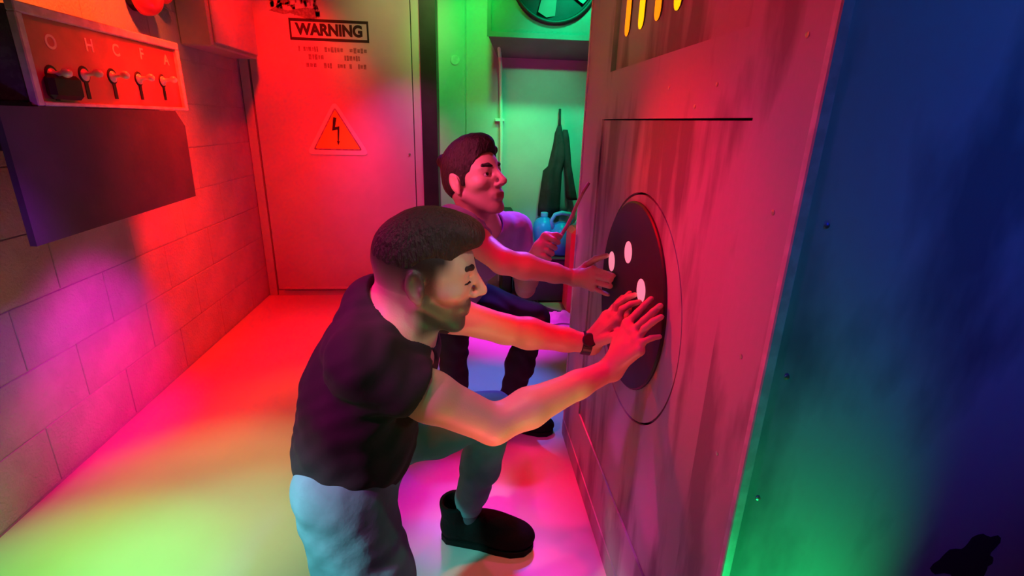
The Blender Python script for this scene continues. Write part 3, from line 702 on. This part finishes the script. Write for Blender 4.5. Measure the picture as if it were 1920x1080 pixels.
def finger(f, kn, tip, L, nrm, r0=.0088, r1=.0068, k=.004):
    kn, tip, nrm = V(kn), V(tip), V(nrm) / np.linalg.norm(nrm)
    d = np.linalg.norm(tip - kn); hgt = math.sqrt(max(L * L - d * d, 0)) * .42
    p1 = kn + (tip - kn) * .42 + nrm * hgt; p2 = kn + (tip - kn) * .75 + nrm * hgt * .72
    f.chain([kn, p1, p2, tip], [r0, r0 * .93, (r0 + r1) / 2, r1], .003)
def hand(f, W, kns, tips, thumb, nrm, s=1.0):
    for i, kn in enumerate(kns):
        f.cone(W, kn, .020 * s, .0115 * s, .012)
    for i in range(3): f.cone(kns[i], kns[i + 1], .0105 * s, .0105 * s, .008)
    c = sum(V(k_) for k_ in kns) / 4
    f.cone(W, V(W) + (c - V(W)) * .7, .026 * s, .018 * s, .012)
    for kn, tp, L, r in zip(kns, tips, (.075, .083, .077, .062), (.0092, .0095, .0090, .0080)): finger(f, kn, tp, L * s, nrm, r * s, r * .75 * s)
    f.chain(thumb, [.016 * s, .0115 * s, .0098 * s, .0078 * s], .006)

def eyes(H, look, root, brow=True, sideonly=None):
    for sd in (-1, 1):
        c = Vector(H.p((.0735, sd * .031, .0045)))
        b = B(); r = .0125 * H.s; d = (Vector(H.R @ V(look))).normalized()
        b.lathe(c, d, [(r * math.sin(a), -r * math.cos(a)) for a in np.linspace(.01, PI - .01, 14)], 20)
        e = b.obj('eyeball', M['eye'], root, smooth=True)
        b = B(); b.lathe(c, d, [(r * math.sin(a) * 1.01, r * math.cos(a) * 1.02) for a in np.linspace(.50, .01, 6)], 16); b.obj('iris', M['iris'], e, smooth=True)
        g = Field(H.p((.07, sd * .03, .03)) - .045, H.p((.07, sd * .03, .03)) + .045, .0016)
        g.chain([(.0895, sd * .013, .0255), (.0875, sd * .026, .031), (.078, sd * .041, .031), (.068, sd * .050, .025)], [.005, .0066, .0055, .0025], .003, fr=H)
        me, _ = g.mesh('eyebrow'); link('eyebrow', me, M['hair'], root)

def tone(me, co, H, stubble, fade, base=(.58, .34, .25)):
    q = (co - H.o) @ H.R / H.s                       # local head coordinates
    x, y, z = q.T; col = np.tile(V(base), (len(co), 1)); near = (np.abs(x) < .15) & (np.abs(y) < .1) & (z > -.14) & (z < .14)
    def mix(wt, c): 
        wt = (np.clip(wt, 0, 1) * near)[:, None]; col[:] = col * (1 - wt) + V(c) * wt
    rn = np.array([noise.noise(Vector(v * 30)) for v in co[::1]]) if False else 0
    if stubble:
        j = np.clip((-.030 - z + .35 * np.clip(.045 - x, 0, .06)) / .02, 0, 1) * np.clip((x + .012) / .02, 0, 1) * np.clip((z + .125) / .02, 0, 1)
        j = np.maximum(j, np.clip((x + .004) / .01, 0, 1) * np.clip((.03 - x) / .015, 0, 1) * np.clip((.045 - z) / .02, 0, 1) * (z > -.05))
        mus = (x > .085) & (z < -.040) & (z > -.055); j = np.maximum(j, mus * .9)
        mix(j * stubble, (.05, .028, .022))
    if fade:                                          # clipped hair at the sides
        g = np.clip((z + .028 + .10 * (x + .02)) / .062, 0, 1) ** .42 * np.clip((.058 - x) / .022, 0, 1)
        g = g * (1 - np.clip((x - .018) / .02, 0, 1) * np.clip((.045 - z) / .03, 0, 1))
        mix(g * fade, (.022, .010, .009))
    lip = np.clip(1 - np.abs(z + .0635) / .011, 0, 1) * (np.abs(y) < .021) * (x > .086); mix(lip * 1.5, (.42, .15, .13))
    a = me.color_attributes.new('tone', 'FLOAT_COLOR', 'POINT'); full = np.ones((len(me.vertices), 4), np.float32); full[:, :3] = col[:len(full)]
    a.data.foreach_set('color', full.ravel())

def folds(amp, a, b_, ph=0):
    a = V(a); b_ = V(b_)
    def fn(x, y, z):
        u = a[0] * x + a[1] * y + a[2] * z; v = b_[0] * x + b_[1] * y + b_[2] * z
        return amp * (np.sin(u + 1.6 * np.sin(v * .7) + ph) * (.5 + .5 * np.sin(v + ph)) + .5 * np.sin(1.9 * u + 2.3 * np.sin(v * 1.1 + 1) + 1.3 * ph))
    return fn

def shoe(root, heel, toe, name_label=None, s=1.0, up=0.0):
    heel, toe = V(heel), V(toe); d = toe - heel; L = np.linalg.norm(d); d /= L; yaw = math.atan2(d[1], d[0]); H = Frame(heel, yaw, math.asin(d[2]), 0, L / .28)
    f = Field(heel - .32, heel + .32, .0045) if False else Field(np.minimum(heel, toe) - .09, np.maximum(heel, toe) + (.09, .09, .16), .004)
    f.cone((.035, 0, .045), (.09, 0, .05), .041, .041, .02, fr=H); f.ell((.205, 0, .040), (.082, .054, .042), .03, fr=H); f.ell((.14, 0, .058), (.085, .046, .050), .03, fr=H)
    f.cone((.045, 0, .06), (.04, 0, .135), .044, .048, .02, fr=H); f.cone((.04, 0, .10), (.036, 0, .16), .034, .034, .004, 'cut', fr=H)
    f.plane(H.p((0, 0, .014)), -H.R[:, 2]); f.plane(H.p((0, 0, .138)), H.R[:, 2])
    me, _ = f.mesh('shoe'); o = link('shoe', me, M['shoe'], root)
    b = B(); pts = []
    for x, w_ in ((-.004, .0), (.0, .02), (.02, .038), (.07, .041), (.12, .043), (.17, .051), (.22, .054), (.26, .042), (.279, .018), (.283, 0)): pts.append((x, w_))
    poly = pts + [(x, -w_) for x, w_ in pts[::-1][1:-1]]
    b.prism([H.p((x, y, .0015)) for x, y in poly], H.R[:, 2] * .018 * H.s); b.obj('sole', M['sole'], o)
    b = B()
    for k in range(5):
        x = .10 + k * .017; z = .1 - k * .0065
        b.tube([H.p((x, -.022, z - .004)), H.p((x + .004, 0, z + .003)), H.p((x, .022, z - .004))], .0022, 6)
    b.obj('laces', M['sole'], o)
    return o

# ---------------------------------------------------------------- man in black, foreground
man = empty('person', (-.15, 1.05, 0), 'man in black T-shirt and pale jeans kneeling nearest, both hands on the black disc', 'person')
H1 = Frame(atY(799, 512, .97), math.radians(-2), math.radians(-6), math.radians(2), 1.01)
Sr, Er, Wr = V(-.192, .85, .862), atY(925, 796, .88), atX(1146, 692, .332)
Sl, El, Wl = V(-.16, 1.15, .885), atY(945, 617, 1.17), atX(1108, 645, .325)
f = Field((-.42, .70, .46), (.445, 1.34, 1.17), .003)
head(f, H1)
f.cone(H1.p((-.030, 0, -.03)), V(-.165, 1.0, .90), .058, .062, .03)
f.cone(H1.p((.0, 0, -.07)), V(-.13, 1.0, .88), .042, .05, .03)
for c, r in (((-.24, 1.0, .60), (.10, .13, .12)), ((-.205, 1.0, .72), (.095, .135, .14)), ((-.15, 1.0, .84), (.09, .15, .11))): f.ell(c, r, .04)
f.cone(Sr + (0.03, .03, -.01), Sl + (.03, -.03, -.01), .045, .045, .03)
# right arm
mid = (Sr * .5 + Er * .5); f.chain([Sr, mid, Er], [.050, .048, .040], .02)
f.chain([Er, Er + (Wr - Er) * .28, Er + (Wr - Er) * .7, Wr], [.038, .0415, .030, .0245], .015)
# left arm
mid = (Sl * .5 + El * .5); f.chain([Sl, mid, El], [.048, .045, .038], .02)
f.chain([El, El + (Wl - El) * .28, El + (Wl - El) * .7, Wl], [.036, .040, .030, .0245], .015)
kn = [atX(1176, 606, .372), atX(1187, 620, .377), atX(1196, 638, .379), atX(1199, 657, .377)]
tp = [atX(1221, 560, .4195), atX(1238, 573, .4195), atX(1240, 594, .4195), atX(1237, 631, .4195)]
hand(f, Wr, kn, tp, [atX(1150, 672, .335), atX(1158, 630, .37), atX(1170, 600, .395), atX(1180, 578, .4195)], (-1, .0, .5))
kn = [atX(1160, 598, .375), atX(1150, 592, .371), atX(1142, 590, .366), atX(1136, 592, .36)]
tp = [atX(1199, 566, .4195), atX(1190, 553, .4195), atX(1181, 549, .4195), atX(1167, 556, .4195)]
hand(f, Wl, kn, tp, [atX(1120, 640, .335), atX(1150, 632, .36), atX(1172, 625, .385), atX(1196, 612, .4195)], (-1, .0, .5))
me, co = f.mesh('body'); tone(me, co, H1, .85, 1.0, (.60, .38, .28)); link('body', me, M['skin'], man)
eyes(H1, (1, -.05, -.1), man)
for sd in (-1, 1):
    c = H1.p((.0732, sd * .031, .0005)); g = Field(c - .03, c + .03, .001)
    g.chain([(.0855, sd * .018, .0000), (.0885, sd * .028, .0010), (.0835, sd * .039, .0005), (.074, sd * .047, -.001)], [.0014, .0020, .0020, .0012], .001, fr=H1)
    em_, _ = g.mesh('eyelashes'); link('eyelashes', em_, M['hair'], man)
# hair: thick on top, short at the sides
f = Field(H1.o - (.15, .12, .06), H1.o + (.17, .12, .17), .0024)
f.ell((-.011, 0, .038), (.0982, .0766, .086), .01, fr=H1); f.ell((.030, 0, .100), (.066, .050, .030), .04, fr=H1); f.ell((.078, 0, .088), (.028, .042, .018), .03, fr=H1)
f.ell((.094, 0, .018), (.066, .10, .050), .008, 'cut', fr=H1)
f.plane(H1.p((.0, 0, .018)), H1.R @ V(.28, 0, -1))
for sd in (-1, 1): f.ell((.03, sd * .085, .015), (.05, .03, .045), .01, 'cut', fr=H1)
rng = np.random.RandomState(2)
f.warp(lambda x, y, z: .0003 * np.sin(260 * x + 60 * z + 3 * np.sin(70 * y)) * np.sin(290 * y + 50 * x))
me, _ = f.mesh('hair'); tag(link('hair', me, M['hair'], man), 'short dark hair thick on top and clipped at the sides')
# T-shirt
f = Field((-.45, .70, .50), (.08, 1.32, 1.02), .004)
for c, r in (((-.250, .99, .60), (.135, .16, .13)), ((-.225, .99, .72), (.13, .165, .14)), ((-.175, .995, .83), (.122, .17, .115))): f.ell(c, r, .05)
f.cone(Sr + (.0, .02, .0), Sl + (-.01, -.02, .0), .060, .060, .04)
f.cone((-.185, 1.0, .86), (-.185, 1.0, .925), .085, .066, .03)
f.cone(Sr, Sr + (Er - Sr) * .62, .066, .057, .03); f.cone(Sl, Sl + (El - Sl) * .60, .064, .056, .03)
f.warp(folds(.0035, (30, 22, -26), (14, -10, 24), .6))
f.warp(folds(.002, (-40, 30, 52), (20, 30, 10), 2.1))
# trim sleeves, hem and collar
def cut_sleeve(f, Sx, Ex, t):
    c = Sx + (Ex - Sx) * t; n_ = (Ex - Sx) / np.linalg.norm(Ex - Sx)
    sl = f._sl(c - .14, c + .16)
    x, y, z = f._grid(sl); v = -((x - c[0]) * n_[0] + (y - c[1]) * n_[1] + (z - c[2]) * n_[2])
    rad = np.sqrt((x - c[0] - n_[0] * .06) ** 2 + (y - c[1] - n_[1] * .06) ** 2 + (z - c[2] - n_[2] * .06) ** 2) - .11
    cut = np.maximum(v, rad); f.d[tuple(sl)] = np.maximum(f.d[tuple(sl)], -cut.astype(np.float32))
cut_sleeve(f, Sr, Er, .40); cut_sleeve(f, Sl, El, .50)
f.cone(H1.p((-.03, 0, -.02)), H1.p((-.02, 0, -.02)) + V(.0, 0, .03), .085, .085, 0, 'cut') 
f.cone(H1.p((-.015, 0, -.07)), (-.125, .975, .885), .080, .074, .006, 'cut')
f.plane((-.25, 1.0, .545), (-.12, 0, -1))
me, _ = f.mesh('t_shirt'); sh = tag(link('t_shirt', me, M['tee_black'], man), 'black short sleeved T-shirt')
# jeans
Kr, Kl = V(-.185, .86, .085), atY(925, 778, 1.2); Al = atY(880, 955, 1.283)
f = Field((-.72, .70, .0), (.20, 1.42, .66), .005)
f.ell((-.255, 1.0, .55), (.125, .155, .10), .04)
f.chain([(-.262, .90, .53), (-.222, .875, .32), Kr], [.102, .100, .070], .04); f.chain([Kr, (-.42, .875, .085), (-.56, .89, .095)], [.062, .056, .045], .03)
f.chain([(-.235, 1.10, .53), ((-.235 + Kl[0]) / 2, 1.15, .535), Kl], [.092, .082, .062], .04); f.chain([Kl, Kl * .5 + Al * .5, Al + (0, 0, .03)], [.060, .056, .048], .03)
f.warp(folds(.003, (16, 6, 42), (18, 12, -14), .3)); f.warp(folds(.0012, (-60, 20, 40), (10, 40, 20), 1.3))
f.plane((0, 0, .012), (0, 0, -1)); f.plane(Al + (0, 0, .025), (-.15, .1, -1)) if False else None
me, _ = f.mesh('jeans'); tag(link('jeans', me, M['jeans'], man), 'pale blue jeans')
hl = atZ(831, 1002, 0); tl = atZ(998, 1026, 0)
f = Field(Al - .09, Al + .1, .004); f.cone(Al + (0, 0, -.03), Al + (-.005, 0, .04), .035, .036, .01); me, _ = f.mesh('sock'); link('sock', me, M['sock'], man)
shoe(man, (hl[0], hl[1], 0), (tl[0], tl[1], 0)); shoe(man, (-.66, .885, .115), (-.50, .885, .02)) if False else shoe(man, (-.70, .89, .19), (-.60, .885, -.0 + .02))
# wristwatch
d = (El - Wl) / np.linalg.norm(El - Wl); c = Vector(Wl + d * .012)
b = B(); b.lathe(c - Vector(d) * .0, Vector(d), [(.0265, -.013), (.0305, -.011), (.0305, .011), (.0265, .013)], 28); wt = b.obj('wristwatch', M['watch'], man, smooth=False)
b = B(); n_ = Vector((-.2, -.7, .6)).normalized(); n_ = (n_ - Vector(d) * n_.dot(Vector(d))).normalized(); b.lathe(c + n_ * .028, n_, [(.017, 0), (.018, .004), (.018, .009), (.015, .011)], 20); b.obj('watch_case', M['dark'], wt)

# ---------------------------------------------------------------- man in lavender, behind
man2 = empty('person', (.0, 1.85, 0), 'dark-haired man in lavender T-shirt crouching behind, one palm on the cabinet, gripping a stick', 'person')
H2 = Frame(atY(888, 337, 1.68), math.radians(-40), math.radians(15), math.radians(0), 1.05)
S2r, E2r, W2r = V(-.036, 1.62, .975), atY(942, 490, 1.42), atX(1078, 521, .352)
S2l, E2l = V(.19, 1.85, .915), atY(985, 540, 1.78)
HC2 = atY(1028, 466, 1.60); W2l = HC2 + V(-.045, .02, -.045)
f = Field((-.40, 1.30, .48), (.445, 2.10, 1.29), .0034)
head(f, H2, 0)
NB = V(.055, 1.745, .955)
f.cone(H2.p((-.030, 0, -.03)), NB, .056, .062, .03); f.cone(H2.p((.0, 0, -.07)), NB + (.02, -.03, 0), .040, .05, .03)
for c, r in (((.03, 1.79, .86), (.12, .12, .11)), ((-.05, 1.86, .72), (.12, .12, .14)), ((-.12, 1.93, .6), (.12, .12, .11))): f.ell(c, r, .04)
f.cone(S2r + (.03, .03, -.02), S2l + (-.03, -.03, -.02), .045, .045, .03)
f.chain([S2r, (S2r + E2r) / 2, E2r], [.048, .045, .038], .02); f.chain([E2r, E2r + (W2r - E2r) * .28, E2r + (W2r - E2r) * .7, W2r], [.037, .040, .030, .024], .015)
f.chain([S2l, (S2l + E2l) / 2, E2l], [.048, .044, .036], .02); f.chain([E2l, E2l + (W2l - E2l) * .3, W2l], [.036, .038, .024], .015)
kn = [atX(1112, 505, .392), atX(1117, 517, .396), atX(1117, 529, .396), atX(1111, 540, .39)]
tp = [atX(1151, 517, .4195), atX(1160, 529, .4195), atX(1158, 541, .4195), atX(1141, 553, .4195)]
hand(f, W2r, kn, tp, [atX(1085, 512, .36), atX(1100, 497, .385), atX(1118, 485, .40), atX(1138, 479, .4195)], (-1, .0, .4))
# fist round the stick
rod0, rod1 = atY(1026, 488, 1.60), V(*atX(1105, 343, .415)); rd = (rod1 - rod0) / np.linalg.norm(rod1 - rod0)
side = np.cross(rd, (0, -1, 0)); side /= np.linalg.norm(side)          # across the stick, in the picture plane
if side[0] > 0: side = -side
cam_n = np.cross(side, rd); cam_n *= -np.sign(cam_n[1]) 
f.cone(W2l, HC2 + side * .026 - rd * .01, .026, .026, .015); f.cone(HC2 + side * .026 + rd * .03, HC2 + side * .024 - rd * .035, .019, .018, .012)
for i in range(4):
    c = HC2 + rd * (.033 - i * .021)
    f.chain([c + side * .028 + cam_n * .010, c + side * .006 + cam_n * .024, c - side * .017 + cam_n * .014, c - side * .016 - cam_n * .006], [.0098, .0092, .0085, .0075], .002)
f.chain([W2l + rd * .02, HC2 + side * .02 + rd * .038 - cam_n * .005, HC2 + rd * .052 + cam_n * .012, HC2 - side * .014 + rd * .055 + cam_n * .012], [.015, .012, .0095, .0085], .005)
me, co = f.mesh('body'); tone(me, co, H2, .22, 0, (.62, .38, .30)); link('body', me, M['skin'], man2)
eyes(H2, (1, -.25, .12), man2)
f = Field(H2.o - .15, H2.o + .17, .0028)
f.ell((-.008, 0, .038), (.100, .080, .094), .01, fr=H2); f.ell((.035, 0, .100), (.060, .056, .034), .03, fr=H2); f.ell((-.045, 0, .0), (.058, .070, .062), .02, fr=H2)
for i in range(60):
    a = rng.uniform(-1, 1); u = rng.uniform(-.10, .058); f.ell((u, a * .06, .115 - .6 * a * a * .06 - max(0, -u) * .35), (.016, .013, .014), .012, fr=H2)
f.ell((.092, 0, .006), (.070, .085, .066), .006, 'cut', fr=H2)
f.ell((.02, 0, -.075), (.11, .1, .075), .005, 'cut', fr=H2)
for sd in (-1, 1): f.ell((-.008, sd * .09, -.012), (.026, .03, .034), .004, 'cut', fr=H2)
for sd in (-1, 1): f.cone((.016, sd * .069, .03), (.012, sd * .069, -.012), .010, .006, .005, fr=H2)
f.warp(lambda x, y, z: .0012 * np.sin(170 * x + 60 * z + 3 * np.sin(70 * y)) * np.sin(190 * y + 90 * z))
me, _ = f.mesh('hair'); tag(link('hair', me, M['hair'], man2), 'short wavy black hair')
f = Field((-.36, 1.40, .46), (.36, 2.16, 1.06), .0045)
Rt = np.array(Matrix.Rotation(math.radians(-42), 3, 'Z'))
for c, r in (((.035, 1.775, .85), (.12, .155, .12)), ((-.04, 1.85, .72), (.118, .155, .14)), ((-.12, 1.93, .60), (.118, .155, .12))): f.ell(c, r, .05, R=Rt)
f.cone(S2r + (.02, .02, 0), S2l + (-.02, -.02, 0), .060, .060, .04); f.cone(NB + (-.02, .02, -.08), NB + (-.006, .006, -.01), .085, .068, .03)
f.cone(S2r, S2r + (E2r - S2r) * .6, .064, .058, .03); f.cone(S2l, S2l + (E2l - S2l) * .72, .063, .058, .03)
f.warp(folds(.0035, (26, 30, -30), (18, -14, 24), 1.0))
cut_sleeve(f, S2r, E2r, .52); cut_sleeve(f, S2l, E2l, .62)
f.cone(H2.p((-.015, 0, -.06)), NB + (.018, -.018, .0), .068, .062, .004, 'cut'); f.cone(H2.p((-.02, 0, -.05)), H2.p((-.02, 0, .0)), .085, .085, 0, 'cut')
f.plane((-.1, 1.9, .53), (0, 0, -1))
me, _ = f.mesh('t_shirt'); tag(link('t_shirt', me, M['tee_lav'], man2), 'lavender short sleeved T-shirt')
K2l, A2l = atY(1000, 597, 1.9), atZ(950, 770, .08); K2r, A2r = V(-.045, 1.80, .50), V(-.045, 1.84, .08)
f = Field((-.34, 1.62, .0), (.36, 2.20, .66), .005)
f.ell((-.15, 1.95, .52), (.13, .16, .11), .04, R=Rt); f.chain([(-.12, 2.03, .50), (.08, 1.98, .555), K2l], [.092, .085, .064], .04); f.chain([K2l, (K2l + A2l) / 2, A2l], [.062, .058, .045], .03)
f.chain([(-.22, 1.90, .50), (-.13, 1.84, .53), K2r], [.088, .080, .060], .04); f.chain([K2r, (K2r + A2r) / 2, A2r], [.058, .055, .045], .03)
f.warp(folds(.004, (20, 20, 55), (25, 15, -18), .3))
me, _ = f.mesh('trousers'); tag(link('trousers', me, M['trousers'], man2), 'dark navy trousers')
shoe(man2, (A2l[0] - .05, A2l[1] + .02, 0), (A2l[0] + .20, A2l[1] - .06, 0)); shoe(man2, (A2r[0] - .06, A2r[1] + .02, 0), (A2r[0] + .20, A2r[1] - .07, 0))
# the stick he holds
b = B(); pts = []
for k in range(9):
    t = k / 8; pts.append(rod0 - rd * .03 + (rod1 - rod0 + rd * .03) * t + side * .004 * math.sin(t * 9))
b.tube(pts, [.0075 - .002 * k / 8 for k in range(9)], 10); tag(b.obj('wooden_stick', M['wood'], smooth=True), 'thin brown stick held up in the fist of the man in lavender', 'stick')
